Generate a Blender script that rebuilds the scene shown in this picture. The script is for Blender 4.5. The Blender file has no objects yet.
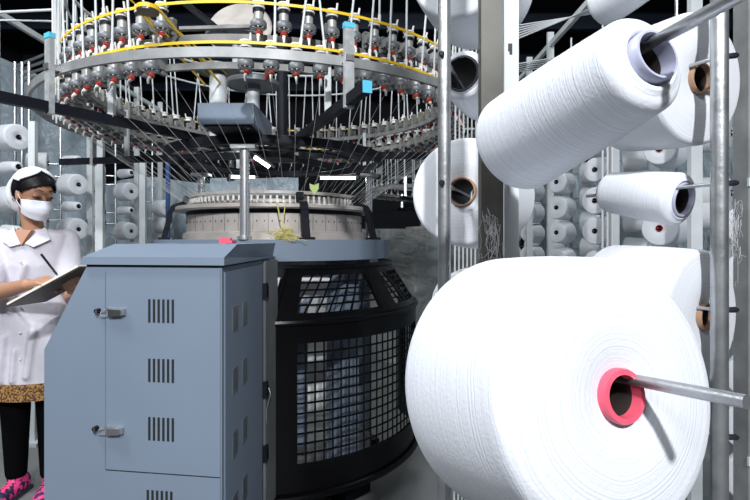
import bpy, math, random
from mathutils import Vector, Matrix
random.seed(7)
R = math.radians
sc = bpy.context.scene
COL = sc.collection
V = Vector

# ------------------------------------------------------------------ materials
def mat(name, col, rough=.5, metal=0.0, spec=.5, noise=None, bump=None, emit=None, coat=0, sub=0):
    m = bpy.data.materials.new(name); m.use_nodes = True
    nt = m.node_tree; b = nt.nodes['Principled BSDF']
    b.inputs['Base Color'].default_value = (*col, 1)
    b.inputs['Roughness'].default_value = rough
    b.inputs['Metallic'].default_value = metal
    b.inputs['Specular IOR Level'].default_value = spec
    if coat: b.inputs['Coat Weight'].default_value = coat
    if sub:
        b.inputs['Subsurface Weight'].default_value = sub
        b.inputs['Subsurface Radius'].default_value = (.02, .008, .004)
    if noise:                                   # (scale, second colour, low, high)
        tc = nt.nodes.new('ShaderNodeTexCoord')
        n = nt.nodes.new('ShaderNodeTexNoise'); n.inputs['Scale'].default_value = noise[0]; n.inputs['Detail'].default_value = 6
        r = nt.nodes.new('ShaderNodeValToRGB')
        r.color_ramp.elements[0].color = (*col, 1); r.color_ramp.elements[1].color = (*noise[1], 1)
        r.color_ramp.elements[0].position = noise[2]; r.color_ramp.elements[1].position = noise[3]
        nt.links.new(tc.outputs['Object'], n.inputs['Vector']); nt.links.new(n.outputs['Fac'], r.inputs['Fac'])
        nt.links.new(r.outputs['Color'], b.inputs['Base Color'])
    if bump:                                    # (scale, strength)
        tc = nt.nodes.new('ShaderNodeTexCoord')
        n = nt.nodes.new('ShaderNodeTexNoise'); n.inputs['Scale'].default_value = bump[0]; n.inputs['Detail'].default_value = 8
        bp = nt.nodes.new('ShaderNodeBump'); bp.inputs['Strength'].default_value = bump[1]; bp.inputs['Distance'].default_value = .01
        nt.links.new(tc.outputs['Object'], n.inputs['Vector']); nt.links.new(n.outputs['Fac'], bp.inputs['Height'])
        nt.links.new(bp.outputs['Normal'], b.inputs['Normal'])
    if emit:
        b.inputs['Emission Color'].default_value = (*emit[0], 1); b.inputs['Emission Strength'].default_value = emit[1]
    return m

def yarn_mat(name, col, col2, freq, strength=.35):
    """wound yarn: fine turns that follow radius on the faces and length on the body"""
    m = bpy.data.materials.new(name); m.use_nodes = True
    nt = m.node_tree; b = nt.nodes['Principled BSDF']; N = nt.nodes.new; L = nt.links.new
    b.inputs['Roughness'].default_value = .85; b.inputs['Specular IOR Level'].default_value = .2
    b.inputs['Sheen Weight'].default_value = .15
    tc = N('ShaderNodeTexCoord'); sx = N('ShaderNodeSeparateXYZ'); L(tc.outputs['Object'], sx.inputs[0])
    cx = N('ShaderNodeCombineXYZ'); L(sx.outputs[0], cx.inputs[0]); L(sx.outputs[1], cx.inputs[1])
    ln = N('ShaderNodeVectorMath'); ln.operation = 'LENGTH'; L(cx.outputs[0], ln.inputs[0])
    ad = N('ShaderNodeMath'); ad.operation = 'ADD'; L(ln.outputs['Value'], ad.inputs[0]); L(sx.outputs[2], ad.inputs[1])
    nz = N('ShaderNodeTexNoise'); nz.inputs['Scale'].default_value = 9; nz.inputs['Detail'].default_value = 2
    L(tc.outputs['Object'], nz.inputs['Vector'])
    mm = N('ShaderNodeMath'); mm.operation = 'MULTIPLY_ADD'; L(nz.outputs['Fac'], mm.inputs[0]); mm.inputs[1].default_value = .012; L(ad.outputs[0], mm.inputs[2])
    # 1-D noise along the winding
    c2 = N('ShaderNodeCombineXYZ'); L(mm.outputs[0], c2.inputs[0])
    n1 = N('ShaderNodeTexNoise'); n1.inputs['Scale'].default_value = freq; n1.inputs['Detail'].default_value = 3
    L(c2.outputs[0], n1.inputs['Vector'])
    rp = N('ShaderNodeValToRGB'); rp.color_ramp.elements[0].position = .3; rp.color_ramp.elements[1].position = .6
    rp.color_ramp.elements[0].color = (*col2, 1); rp.color_ramp.elements[1].color = (*col, 1)
    L(n1.outputs['Fac'], rp.inputs['Fac']); L(rp.outputs['Color'], b.inputs['Base Color'])
    n2 = N('ShaderNodeTexNoise'); n2.inputs['Scale'].default_value = 260; n2.inputs['Detail'].default_value = 3
    L(tc.outputs['Object'], n2.inputs['Vector'])
    a2 = N('ShaderNodeMath'); a2.operation = 'MULTIPLY_ADD'; L(n2.outputs['Fac'], a2.inputs[0]); a2.inputs[1].default_value = .5; L(n1.outputs['Fac'], a2.inputs[2])
    bp = N('ShaderNodeBump'); bp.inputs['Strength'].default_value = strength; bp.inputs['Distance'].default_value = .002
    L(a2.outputs[0], bp.inputs['Height']); L(bp.outputs['Normal'], b.inputs['Normal'])
    return m

def film_mat(name, col, alpha, rough=.25):
    m = bpy.data.materials.new(name); m.use_nodes = True
    nt = m.node_tree; N = nt.nodes.new; L = nt.links.new
    b = nt.nodes['Principled BSDF']; b.inputs['Base Color'].default_value = (*col, 1); b.inputs['Roughness'].default_value = rough
    tc = N('ShaderNodeTexCoord'); n = N('ShaderNodeTexNoise'); n.inputs['Scale'].default_value = 5; n.inputs['Detail'].default_value = 9; n.inputs['Distortion'].default_value = 1.2
    L(tc.outputs['Object'], n.inputs['Vector'])
    bp = N('ShaderNodeBump'); bp.inputs['Strength'].default_value = .9; bp.inputs['Distance'].default_value = .06
    L(n.outputs['Fac'], bp.inputs['Height']); L(bp.outputs['Normal'], b.inputs['Normal'])
    t = N('ShaderNodeBsdfTransparent'); mx = N('ShaderNodeMixShader'); mx.inputs[0].default_value = alpha
    L(t.outputs[0], mx.inputs[1]); L(b.outputs[0], mx.inputs[2]); L(mx.outputs[0], nt.nodes['Material Output'].inputs['Surface'])
    return m

M = dict(
    paint=mat('blue_grey_paint', (.185, .232, .300), .48, spec=.3, noise=(2.2, (.170, .213, .278), .35, .7)),
    paint_dark=mat('dark_gap', (.012, .013, .016), .6),
    black=mat('black_gloss', (.003, .003, .004), .25, spec=.16),
    blackmetal=mat('black_satin', (.007, .008, .013), .55, spec=.2),
    chrome=mat('chrome', (.66, .67, .70), .26, .75),
    steel=mat('steel', (.55, .56, .57), .32, 1.0, bump=(40, .05)),
    galv=mat('galvanised_steel', (.52, .54, .56), .36, .85, noise=(22, (.33, .34, .35), .4, .75), bump=(60, .1)),
    darksteel=mat('dull_steel', (.045, .043, .036), .5, .15, noise=(9, (.10, .096, .082), .4, .75)),
    grey_ring=mat('grey_ring', (.23, .235, .24), .5, .3, noise=(12, (.33, .34, .345), .4, .7)),
    beige=mat('machined_beige', (.55, .50, .46), .42, .25, noise=(14, (.44, .40, .38), .35, .7)),
    whitepaint=mat('white_paint', (.62, .65, .67), .45, noise=(6, (.5, .54, .56), .4, .7)),
    yarn=yarn_mat('white_yarn', (.70, .722, .775), (.52, .545, .61), 600, .4),
    yarn_soft=yarn_mat('soft_white_yarn', (.71, .73, .775), (.58, .60, .65), 520, .35),
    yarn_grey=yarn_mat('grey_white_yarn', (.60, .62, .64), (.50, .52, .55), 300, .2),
    pink=mat('pink_plastic', (.72, .10, .16), .35),
    redcore=mat('red_plastic', (.38, .03, .04), .4),
    brown=mat('cardboard', (.33, .20, .13), .8, bump=(30, .3)),
    lilac=mat('grey_lilac_plastic', (.42, .43, .56), .35),
    core_shaded=mat('shaded_cardboard_core', (.03, .022, .02), .6),  # brown cardboard bore, darkened so the colour carries the shadow inside the tube
    darkplastic=mat('dark_plastic', (.018, .018, .03), .25),
    tubewhite=mat('white_tube', (.55, .58, .60), .4),
    yellow=mat('yellow_belt', (.80, .52, .02), .45),
    orange=mat('orange_red', (.36, .035, .02), .4),
    white_pl=mat('white_plastic', (.75, .74, .72), .35),
    disc=mat('grey_disc', (.15, .16, .175), .45, .2),
    galv_dark=mat('dull_rail', (.16, .16, .155), .6, .2, noise=(15, (.3, .3, .29), .4, .8)),
    feeder=mat('feeder_grey', (.40, .395, .38), .4, .2, noise=(60, (.25, .25, .24), .4, .7)),
    postgrey=mat('wrapped_grey_post', (.36, .38, .39), .35, .2, noise=(30, (.52, .54, .55), .45, .7)),
    drum=mat('dark_drum', (.05, .052, .06), .3, .3),
    cyan=mat('cyan_cap', (.10, .50, .72), .4),
    thread=mat('thread', (.62, .63, .62), .8),
    floor=mat('concrete', (.19, .195, .20), .55, noise=(3, (.13, .135, .14), .3, .7), bump=(30, .1)),
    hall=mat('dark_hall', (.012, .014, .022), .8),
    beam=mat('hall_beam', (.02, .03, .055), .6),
    skin=mat('skin', (.47, .245, .155), .5, sub=.08),
    hair=mat('hair', (.004, .003, .004), .45, spec=.2, bump=(90, .2)),
    shirt=mat('shirt_cloth', (.60, .58, .65), .85, bump=(11, .9)),
    cap=mat('cap_cloth', (.80, .82, .84), .85, bump=(22, .4)),
    mask=mat('mask_cloth', (.80, .82, .90), .8, bump=(40, .15)),
    hem=mat('patterned_hem', (.06, .025, .012), .8, noise=(110, (.38, .20, .06), .44, .56)),
    trousers=mat('black_cloth', (.003, .003, .004), .95, spec=.05),
    shoe=mat('pink_shoe', (.85, .06, .28), .6, noise=(42, (.02, .02, .06), .49, .53)),
    sole=mat('dark_sole', (.03, .03, .05), .7),
    paper=mat('paper', (.78, .77, .68), .8),
    cover=mat('brown_cover', (.05, .038, .03), .4),
    eye=mat('eye_dark', (.012, .008, .008), .3),
    lamp=mat('lamp_tube', (1, 1, 1), .4, emit=((.92, 1.0, .93), 14)),
    strip=mat('bare_grey_strip', (.13, .14, .15), .5, .2, noise=(5, (.18, .19, .20), .35, .7)),
    fabric=mat('knit_fabric', (.80, .81, .82), .9, bump=(60, .2)),
    bluepost=mat('blue_paint', (.03, .07, .22), .4),
    lint=mat('lint', (.5, .5, .52), .95),
    ylint=mat('yellow_lint', (.62, .55, .22), .95),
    leaf=mat('green_tag', (.45, .55, .22), .7),
    film=film_mat('clear_sheet', (.50, .60, .68), .8),
    film_dark=film_mat('hazy_sheet', (.20, .22, .22), .8, .3),
)

# ------------------------------------------------------------------ mesh builder
class MB:
    def __init__(s): s.v = []; s.f = []; s.m = []; s.mats = []
    def mi(s, m):
        if m not in s.mats: s.mats.append(m)
        return s.mats.index(m)
    def add(s, vs, fs, m):
        o = len(s.v); i = s.mi(m)
        s.v += [V(p) for p in vs]
        for f in fs: s.f.append([o + k for k in f]); s.m.append(i)
    def box(s, c, size, m, rz=0, T=None):
        hx, hy, hz = [q / 2 for q in size]
        vs = [V((x, y, z)) for x in (-hx, hx) for y in (-hy, hy) for z in (-hz, hz)]
        X = Matrix.Translation(V(c)) @ Matrix.Rotation(rz, 4, 'Z')
        if T: X = T @ X
        s.add([X @ p for p in vs], [(0, 1, 3, 2), (4, 6, 7, 5), (0, 4, 5, 1), (2, 3, 7, 6), (0, 2, 6, 4), (1, 5, 7, 3)], m)
    def beam(s, a, b, w, h, m):                 # box section bar from a to b
        a = V(a); b = V(b); d = (b - a).normalized()
        side = d.cross(V((0, 0, 1)))
        if side.length < 1e-4: side = V((1, 0, 0))
        side.normalize(); up = side.cross(d)
        vs = []
        for p in (a, b):
            for (i, j) in ((-1, -1), (1, -1), (1, 1), (-1, 1)): vs.append(p + side * w / 2 * i + up * h / 2 * j)
        s.add(vs, [(3, 2, 1, 0), (4, 5, 6, 7), (0, 1, 5, 4), (1, 2, 6, 5), (2, 3, 7, 6), (3, 0, 4, 7)], m)
    def prism(s, pts, a, b, m):                 # outline pts (functions of offset): list of 3D pts extruded by vector b-a
        n = len(pts); d = V(b) - V(a)
        vs = [V(p) for p in pts] + [V(p) + d for p in pts]
        fs = [tuple(range(n))[::-1], tuple(range(n, 2 * n))] + [(i, (i + 1) % n, n + (i + 1) % n, n + i) for i in range(n)]
        s.add(vs, fs, m)
    def tube(s, pts, r, m, seg=8, closed=False, cap=True):
        pts = [V(p) for p in pts]; n = len(pts); rs = r if isinstance(r, (list, tuple)) else [r] * n
        vs = []; ref = None
        for i, p in enumerate(pts):
            if closed: t = pts[(i + 1) % n] - pts[i - 1]
            else: t = pts[min(i + 1, n - 1)] - pts[max(i - 1, 0)]
            t.normalize()
            if ref is None:
                ref = V((0, 0, 1)) if abs(t.z) < .9 else V((1, 0, 0))
            u = (ref - t * ref.dot(t)).normalized(); w = t.cross(u); ref = u
            for k in range(seg):
                a = 2 * math.pi * k / seg
                vs.append(p + (u * math.cos(a) + w * math.sin(a)) * rs[i])
        fs = []
        for i in range(n if closed else n - 1):
            j = (i + 1) % n
            for k in range(seg):
                l = (k + 1) % seg; fs.append((i * seg + k, i * seg + l, j * seg + l, j * seg + k))
        if cap and not closed: fs += [tuple(range(seg))[::-1], tuple((n - 1) * seg + k for k in range(seg))]
        s.add(vs, fs, m)
    def lathe(s, prof, m, seg=48, T=None, closed=False, a0=0, a1=2 * math.pi, mats=None):
        """prof: (r, z) list; mats: material per segment"""
        full = abs(a1 - a0 - 2 * math.pi) < 1e-6
        cols = seg if full else seg + 1; n = len(prof); vs = []
        for k in range(cols):
            a = a0 + (a1 - a0) * k / seg
            for (r, z) in prof:
                p = V((r * math.cos(a), r * math.sin(a), z)); vs.append(T @ p if T else p)
        for i in range(n if closed else n - 1):
            j = (i + 1) % n; fs = []
            for k in range(seg):
                l = (k + 1) % cols if full else k + 1
                fs.append((k * n + i, l * n + i, l * n + j, k * n + j))
            mm = mats[i] if mats else m
            if i == 0: o = len(s.v); s.v += [V(p) for p in vs]
            idx = s.mi(mm)
            for f in fs: s.f.append([o + q for q in f]); s.m.append(idx)
        if not full and closed:
            idx = s.mi(m); s.f.append([o + i for i in range(n)]); s.m.append(idx)
            s.f.append([o + seg * n + i for i in reversed(range(n))]); s.m.append(idx)
    def ring(s, r0, r1, z0, z1, m, seg=128, T=None, a0=0, a1=2 * math.pi):
        s.lathe([(r0, z0), (r1, z0), (r1, z1), (r0, z1)], m, seg, T, True, a0, a1)
    def cyl(s, r, z0, z1, m, seg=24, T=None):
        s.lathe([(0.0001, z0), (r, z0), (r, z1), (0.0001, z1)], m, seg, T)
    def ell(s, c, rad, m, seg=20, rot=None):
        c = V(c); T = Matrix.Translation(c) @ (rot if rot else Matrix.Identity(4)) @ Matrix.Diagonal((*rad, 1))
        pr = [(max(math.sin(math.pi * i / (seg // 2)), 1e-4), -math.cos(math.pi * i / (seg // 2))) for i in range(seg // 2 + 1)]
        s.lathe(pr, m, seg, T)
    def capsule(s, a, b, ra, rb, m, seg=14):
        a = V(a); b = V(b); d = b - a; L = d.length; q = d.to_track_quat('Z', 'Y').to_matrix().to_4x4()
        T = Matrix.Translation(a) @ q; pr = []
        for i in range(7): t = math.pi / 2 * i / 6; pr.append((max(ra * math.sin(t), 1e-4), -ra * math.cos(t)))
        for i in range(7): t = math.pi / 2 * i / 6; pr.append((max(rb * math.cos(t), 1e-4), L + rb * math.sin(t)))
        s.lathe(pr, m, seg, T)
    def mesh(s, name, smooth=True, angle=38):
        me = bpy.data.meshes.new(name)
        me.from_pydata([tuple(p) for p in s.v], [], s.f)
        for m in s.mats: me.materials.append(m)
        me.polygons.foreach_set('material_index', s.m)
        me.validate(); me.update()
        import bmesh
        bm = bmesh.new(); bm.from_mesh(me); bmesh.ops.recalc_face_normals(bm, faces=bm.faces); bm.to_mesh(me); bm.free()
        if smooth:
            me.polygons.foreach_set('use_smooth', [True] * len(me.polygons))
            me.set_sharp_from_angle(angle=R(angle))
        return me
    def build(s, name, parent=None, smooth=True, angle=38):
        return link(name, s.mesh(name, smooth, angle), parent)

def link(name, data, parent=None):
    o = bpy.data.objects.new(name, data); COL.objects.link(o)
    if parent: o.parent = parent
    return o
def empty(name, loc=(0, 0, 0)):
    o = bpy.data.objects.new(name, None); COL.objects.link(o); o.location = loc; o.empty_display_size = .05
    return o
def tag(o, label, cat, group=None, kind=None):
    if label: o['label'] = label
    if cat: o['category'] = cat
    if group: o['group'] = group
    if kind: o['kind'] = kind
    return o
def structure(o): o['kind'] = 'structure'; return o
def at(px, py, y):                              # where a pixel's ray crosses depth y (a measuring aid)
    return V(((px - 375) / 500 * y, y, 1.22 - (py - 240) / 500 * y))

# ------------------------------------------------------------------ camera
cam = bpy.data.cameras.new('camera'); cam.lens = 24; cam.sensor_width = 36; cam.shift_y = -10 / 750; cam.clip_start = .02
co = link('camera', cam); co.location = (0, 0, 1.22); co.rotation_euler = (R(90), 0, 0)
sc.camera = co

# ------------------------------------------------------------------ setting
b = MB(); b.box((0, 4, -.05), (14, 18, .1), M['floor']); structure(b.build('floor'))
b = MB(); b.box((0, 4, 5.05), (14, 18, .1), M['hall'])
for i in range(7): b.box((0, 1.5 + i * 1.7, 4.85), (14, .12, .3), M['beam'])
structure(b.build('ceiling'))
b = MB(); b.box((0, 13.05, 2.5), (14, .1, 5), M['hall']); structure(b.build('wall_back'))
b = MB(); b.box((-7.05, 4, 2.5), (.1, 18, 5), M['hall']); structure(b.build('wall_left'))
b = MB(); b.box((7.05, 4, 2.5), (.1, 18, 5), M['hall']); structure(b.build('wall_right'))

# ------------------------------------------------------------------ yarn cones
def cone_meshes(key, Rf, Rb, L, rt, ymat, tmat, seg=64, rnd=.010, proud=.006, lip=.004):
    """axis +Z points out of the front face; front face at z=0, body behind"""
    rt2 = min(rt * 1.25, Rb * .78)
    pr = [(rt, -.003)]
    n = 6
    face = [(rt + (Rf - rnd - rt) * t, .0035 * math.sin(math.pi * t) ) for t in (.25, .5, .75, 1)]
    pr += face
    for i in range(1, n + 1):
        a = math.pi / 2 * i / n; pr.append((Rf - rnd + rnd * math.sin(a), -rnd + rnd * math.cos(a)))
    for t in (.2, .4, .6, .8): pr.append((Rf + (Rb - Rf) * t + .0015 * math.sin(math.pi * t), -rnd - (L - 2 * rnd) * t))
    for i in range(0, n + 1):
        a = math.pi / 2 * i / n; pr.append((Rb - rnd + rnd * math.cos(a), -L + rnd - rnd * math.sin(a)))
    pr += [(rt2, -L + .002)]
    body = MB(); body.lathe(pr, ymat, seg)
    tb = MB(); th = .0065 if Rf > .12 else min(.004, rt * .22)
    inner = M['core_shaded']
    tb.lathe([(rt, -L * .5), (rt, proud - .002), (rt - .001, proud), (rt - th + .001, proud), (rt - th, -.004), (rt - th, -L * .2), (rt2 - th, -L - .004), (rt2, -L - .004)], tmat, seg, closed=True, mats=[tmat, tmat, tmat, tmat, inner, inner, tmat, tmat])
    return body.mesh(key + '_winding', angle=50), tb.mesh(key + '_tube')
def dir_matrix(loc, d):
    d = V(d).normalized(); q = d.to_track_quat('Z', 'Y').to_matrix().to_4x4()
    return Matrix.Translation(V(loc)) @ q
_cm = {}
def yarn_cone(loc, d, Rf, Rb, L, rt, ymat, tmat, label, group=None, seg=64, spin=0, **k):
    key = (round(Rf, 4), round(Rb, 4), round(L, 4), round(rt, 4), ymat, tmat, seg)
    if key not in _cm: _cm[key] = cone_meshes('yarn_cone', Rf, Rb, L, rt, M[ymat], M[tmat], seg, **k)
    w, t = _cm[key]
    e = link('yarn_cone', None); e.matrix_world = dir_matrix(loc, d) @ Matrix.Rotation(spin, 4, 'Z'); e.empty_display_size = .03
    tag(e, label, 'yarn cone', group)
    link('yarn_winding', w, e); link('core_tube', t, e)
    return e

# ---- front creel frame with the big cones
PB = V((.1595, .69, 0))
def rod(a, c, r, m=None, tip=False, seg=14):
    b = MB(); b.tube([a, c], r, m or M['galv'], seg)
    return b
# square dark post
post = empty('creel_post', (PB.x, PB.y, 0)); tag(post, 'dark worn steel creel post behind the two nearest yarn cones', 'post')
b = MB(); b.box((0, 0, 1.6), (.030, .020, 3.2), M['darksteel']); b.build('post_shaft', post)
pegs_B = []
def peg_on(parent, base, tipp, r, m='galv', knob=None, name='peg'):
    inv = parent.location
    b = MB(); b.tube([V(base) - inv, V(tipp) - inv], r, M[m], 14)
    o = b.build(name, parent)
    if knob:
        d = (V(tipp) - V(base)).normalized(); k = MB(); p = V(tipp) - inv
        k.tube([p - d * .004, p + d * .004, p + d * .011, p + d * .014], [r * .9, r * 1.5, r * 1.5, r * .7], M['darkplastic'], 12)
        k.build('end_knob', o)
    return o
# big cone
dB = V((.365, -.93, .16)).normalized()
cB = at(621, 396, .430)
yarn_cone(cB, dB, .123, .137, .162, .0235, 'yarn', 'pink', 'huge white yarn cone with a pink core ring nearest the camera', 'cones on the near creel', 128, rnd=.020, proud=.005)
tipB = at(747, 402, .352); exB = at(624, 378, .447)
dr = (tipB - exB).normalized(); baseB = exB - dr * .30
peg_on(post, PB + V((.0, 0, baseB.z - 0)), baseB + dr * .04, .006)
peg_on(post, baseB, tipB, .0052)
# upper slim cone
d2 = V((.33, -.92, .20)).normalized()
c2 = at(648, 60, .42)
yarn_cone(c2, d2, .044, .058, .190, .0225, 'yarn', 'lilac', 'long slim white yarn cone with a grey core, tilted above the huge cone', 'cones on the near creel', 96, rnd=.012, proud=.010)
ex2 = at(650, 44, .425); tip2 = at(742, -6, .34); d2r = (tip2 - ex2).normalized()
base2 = ex2 - d2r * .30
peg_on(post, base2, tip2, .0052)

PA = V((.111, .80, 0)); PC = V((.551, .80, 0))
LV = [.70, .905, 1.108, 1.31, 1.513, 1.713]
def round_pole(p, r, label, side):
    e = empty('creel_pole', (p.x, p.y, 0)); tag(e, label, 'pole')
    b = MB(); b.lathe([(r - .003, 0), (r, 0), (r, 3.2), (r - .003, 3.2)], M['galv'], 28); b.build('pole_shaft', e)
    return e
poleA = round_pole(PA, .0105, 'round galvanised creel pole left of the dark square post', 1)
poleC = round_pole(PC, .0128, 'round galvanised creel pole at right, crossed by the steel rod of the huge cone', -1)
dC = V((.44, -.9, 0)).normalized(); dA = V((-.44, -.9, 0)).normalized()
for z in LV:
    kp = V((PC.x, PC.y, z)) + V((.026, .0, 0)) ; kp2 = kp - dC * .20
    # bolt head standing out to the right of the pole, rod running back to the cone
    b0 = V((PC.x, PC.y, z))
    peg_on(poleC, b0 + V((-.46, .88, 0)) * .255, b0, .0032)
    k = MB(); k.tube([V((.008, 0, z)), V((.024, -.004, z + .001)), V((.027, -.004, z + .001))], [.0045, .0048, .003], M['darkplastic'], 12); k.build('end_knob', poleC)
    a0 = V((PA.x, PA.y, z))
    peg_on(poleA, a0 + V((.085, .24, 0)), a0, .0032)
    k = MB(); k.tube([V((-.004, -.006, z)), V((-.006, -.014, z)), V((-.0065, -.016, z))], [.0045, .0048, .003], M['darkplastic'], 12); k.build('end_knob', poleA)
def on_pole(P, dd, z, t, Rf, Rb, L, rt, ym, tm, label, drop=.016, seg=96, **k):
    p = V((P.x, P.y, z)) - dd * t; p.z -= drop - (.012 if P is PA else 0)
    return yarn_cone(p, dd, Rf, Rb, L, rt, ym, tm, label, 'cones on the near creel', seg, **k)
UP = .012
dCt = V((.50, -.86, 0)).normalized()
on_pole(V((.574, .8, 0)), V((.38, -.92, -.06)).normalized(), 1.507, .055, .112, .108, .15, .026, 'yarn_soft', 'brown', 'large white yarn cone with a brown core behind the top of the right pole')
on_pole(V((.578, .8, 0)), V((.45, -.87, -.17)).normalized(), 1.31, .088, .047, .040, .150, .030, 'yarn_soft', 'lilac', 'short slim white yarn cone with wide open grey core beside the right pole', .034)
on_pole(V((.576, .8, 0)), dCt, 1.108, .045, .112, .118, .17, .023, 'yarn_soft', 'brown', 'large white yarn cone with a brown core low behind the huge cone')
on_pole(V((.580, .8, 0)), V((.45, -.89, .12)).normalized(), 1.713, .10, .034, .046, .16, .022, 'yarn_soft', 'lilac', 'slim white yarn cone cut off by the frame top above the tilted slim cone', -.02)
on_pole(PA, dA, 1.31, .10, .097, .104, .15, .026, 'yarn_soft', 'brown', 'full white yarn cone with brown core half hidden behind the thin left pole', seg=96)
on_pole(PA, dA, 1.513, .10, .044, .050, .16, .031, 'yarn_soft', 'darkplastic', 'nearly used yarn cone with wide dark core between pole and post', .010)
on_pole(PA, dA, 1.713, .09, .097, .104, .15, .022, 'yarn_soft', 'brown', 'full white yarn cone cut by the frame top beside the thin left pole')
on_pole(PA, dA, 1.108, .10, .060, .066, .16, .022, 'yarn_soft', 'brown', 'small white yarn cone low behind the huge cone beside the dark post')

# perforated white strut
st = empty('perforated_strut', (.1985, .735, 0)); tag(st, 'flat pale perforated strut directly right of the dark square post', 'strut')
b = MB(); b.box((0, 0, 1.6), (.021, .016, 3.2), M['whitepaint']); b.build('strut_bar', st)
for z in (.30, .55, .80, 1.056, 1.31, 1.50, 1.75):
    k = MB(); k.box((-.002, -.0083, z), (.006, .0012, .011), M['paint_dark']); k.box((-.001, -.0086, z - .008), (.004, .0012, .004), M['paint_dark']); k.build('slot', st)
b = MB(); b.tube([(-.003, -.012, 1.075), (.0, -.014, 1.06), (-.002, -.013, 1.04)], .002, M['steel'], 8); b.build('clip', st)
# grey post at the right border
e = empty('edge_post', (.90, 1.2, 0)); tag(e, 'wide grey green flat post along the right border of the photo', 'post')
b = MB(); b.box((0, 0, 1.6), (.045, .05, 3.2), M['grey_ring']); b.build('post_shaft', e)
for z in (.7, 1.356, 2.0):
    k = MB(); k.box((-.0, -.027, z), (.05, .006, .02), M['whitepaint']); k.build('clamp', e)

# lint caught on the poles
def lint(name, c, h, w, n, label, m='lint', r=.00022, parent=None):
    b = MB(); c = V(c)
    for i in range(n):
        p = c + V((random.gauss(0, w * .3), random.gauss(0, w * .2), random.uniform(-h, h) * .4)); pts = []
        for k in range(9):
            pts.append(p.copy()); p += V((random.gauss(0, w * .35), random.gauss(0, w * .15), random.gauss(-h * .03, h * .09)))
        b.tube(pts, r, M[m], 4)
    o = b.build(name, parent); 
    if label: tag(o, label, 'lint', kind='stuff')
    return o
lint('lint_tuft', (PB.x - .003, PB.y - .021, 1.215), .10, .008, 34, 'wisp of white lint clinging to the dark square post')
lint('lint_tuft', (PC.x + .022, PC.y, 1.24), .10, .009, 30, 'wisp of white lint clinging to the right round pole')

# ------------------------------------------------------------------ background creels
ORD = ['lowest', 'second lowest', 'third lowest', 'fourth lowest', 'fifth lowest', 'sixth lowest', 'seventh lowest', 'eighth lowest', 'ninth lowest', 'tenth lowest']
COLN = ['nearest', 'second', 'third', 'fourth', 'fifth', 'sixth']
def creel(xp, ys, yposts, levels, facing, xcone, label, side, big, tubecol, both=True, ymat='yarn_soft', wid=.05, ztop=2.9):
    e = empty('yarn_creel', (xp, ys[0], 0)); tag(e, label, 'creel')
    for y in yposts:
        b = MB(); b.box((0, y - ys[0], ztop / 2), (wid, .03, ztop), M['whitepaint']); b.build('upright', e)
    y0, y1 = min(yposts), max(yposts)
    for z in (.12, ztop - .1):
        b = MB(); b.beam((0, y0 - ys[0], z), (0, y1 - ys[0], z), .03, .04, M['whitepaint']); b.build('rail', e)
    for ci, (y, lv) in enumerate(zip(ys, levels)):
        b = MB(); b.tube([(xcone - xp + facing[0] * -.24, y - ys[0] - facing[1] * .24, 0), (xcone - xp + facing[0] * -.24, y - ys[0] - facing[1] * .24, ztop)], .010, M['galv'], 8); b.build('thin_pole', e)
        for li, z in enumerate(lv):
            d = V(facing).normalized(); f = V((xcone, y, z))
            b = MB(); b.tube([f - d * .24 - e.location, f + d * .02 - e.location], .004, M['steel'], 6); b.build('peg', e)
            isbig = big(ci, li)
            jt = random.uniform(-.03, .03)
            dd = (d + V((jt, 0, random.uniform(-.02, .02)))).normalized()
            if isbig: pr = (random.choice((.080, .086, .09)), .096, .15, .017)
            else: pr = (.036, .046, .17, .017)
            core = tubecol if (isbig and ci < 2 and side == 'right') else 'darkplastic'
            size = 'full' if isbig else 'slim'
            yarn_cone(f, dd, *pr, ymat, core, f'{size} white yarn cone on the {side} creel, {COLN[ci]} column, {ORD[li]} of the column', f'cones on the {side} creel', 32)
            if both and (ci, li) not in skip:
                d2_ = V((-d.x, d.y, 0)).normalized(); f2 = V((xcone - d.x * .24 + d2_.x * .24, y - d.y * .24 + d2_.y * .24, z - .02 + .0))
                f2.z += .10 if isbig else .0
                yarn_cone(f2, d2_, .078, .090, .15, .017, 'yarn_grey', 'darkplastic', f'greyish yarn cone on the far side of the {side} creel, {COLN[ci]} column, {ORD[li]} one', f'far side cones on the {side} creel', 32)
                b = MB(); b.tube([f2 - d2_ * .24 - e.location, f2 + d2_ * .02 - e.location], .004, M['steel'], 6); b.build('peg', e)
    return e
skip = set()
z7 = [1.07, 1.28, 1.48, 1.685, 1.885, 2.085]
creel(1.42, [1.95, 2.55, 3.30, 4.00, 4.75, 5.5], [2.22, 2.97, 4.05, 4.6, 5.4], [[.28, .48, .68, .88, 1.08, 1.28], z7, z7, z7, z7[:5], z7[:4]], (-.76, -.65, 0), 1.45,
      'long white creel of yarn cones running back on the right', 'right', lambda c, l: (l % 2 == 1) or c != 1, 'redcore')
zl = [1.07, 1.275, 1.48, 1.685, 1.90]
creel(-2.62, [3.45, 4.15, 5.05, 5.9], [3.1, 4.6, 5.5, 6.1], [[1.28, 1.50, 1.725, 1.93], [1.155, 1.31, 1.50, 1.68, 1.885], [1.14, 1.31, 1.52, 1.71, 1.90], [1.2, 1.4, 1.6]], (.90, -.44, 0), -2.46,
      'white creel of yarn cones behind the worker on the left', 'left', lambda c, l: (l % 2 == 1) if c != 3 else True, 'redcore')
e = empty('blue_post', (-2.07, 5.0, 0)); tag(e, 'thin blue painted post behind the ring, right of the left creel', 'post')
b = MB(); b.box((0, 0, 1.05), (.035, .035, 2.1), M['bluepost']); b.build('post_shaft', e)
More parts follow.
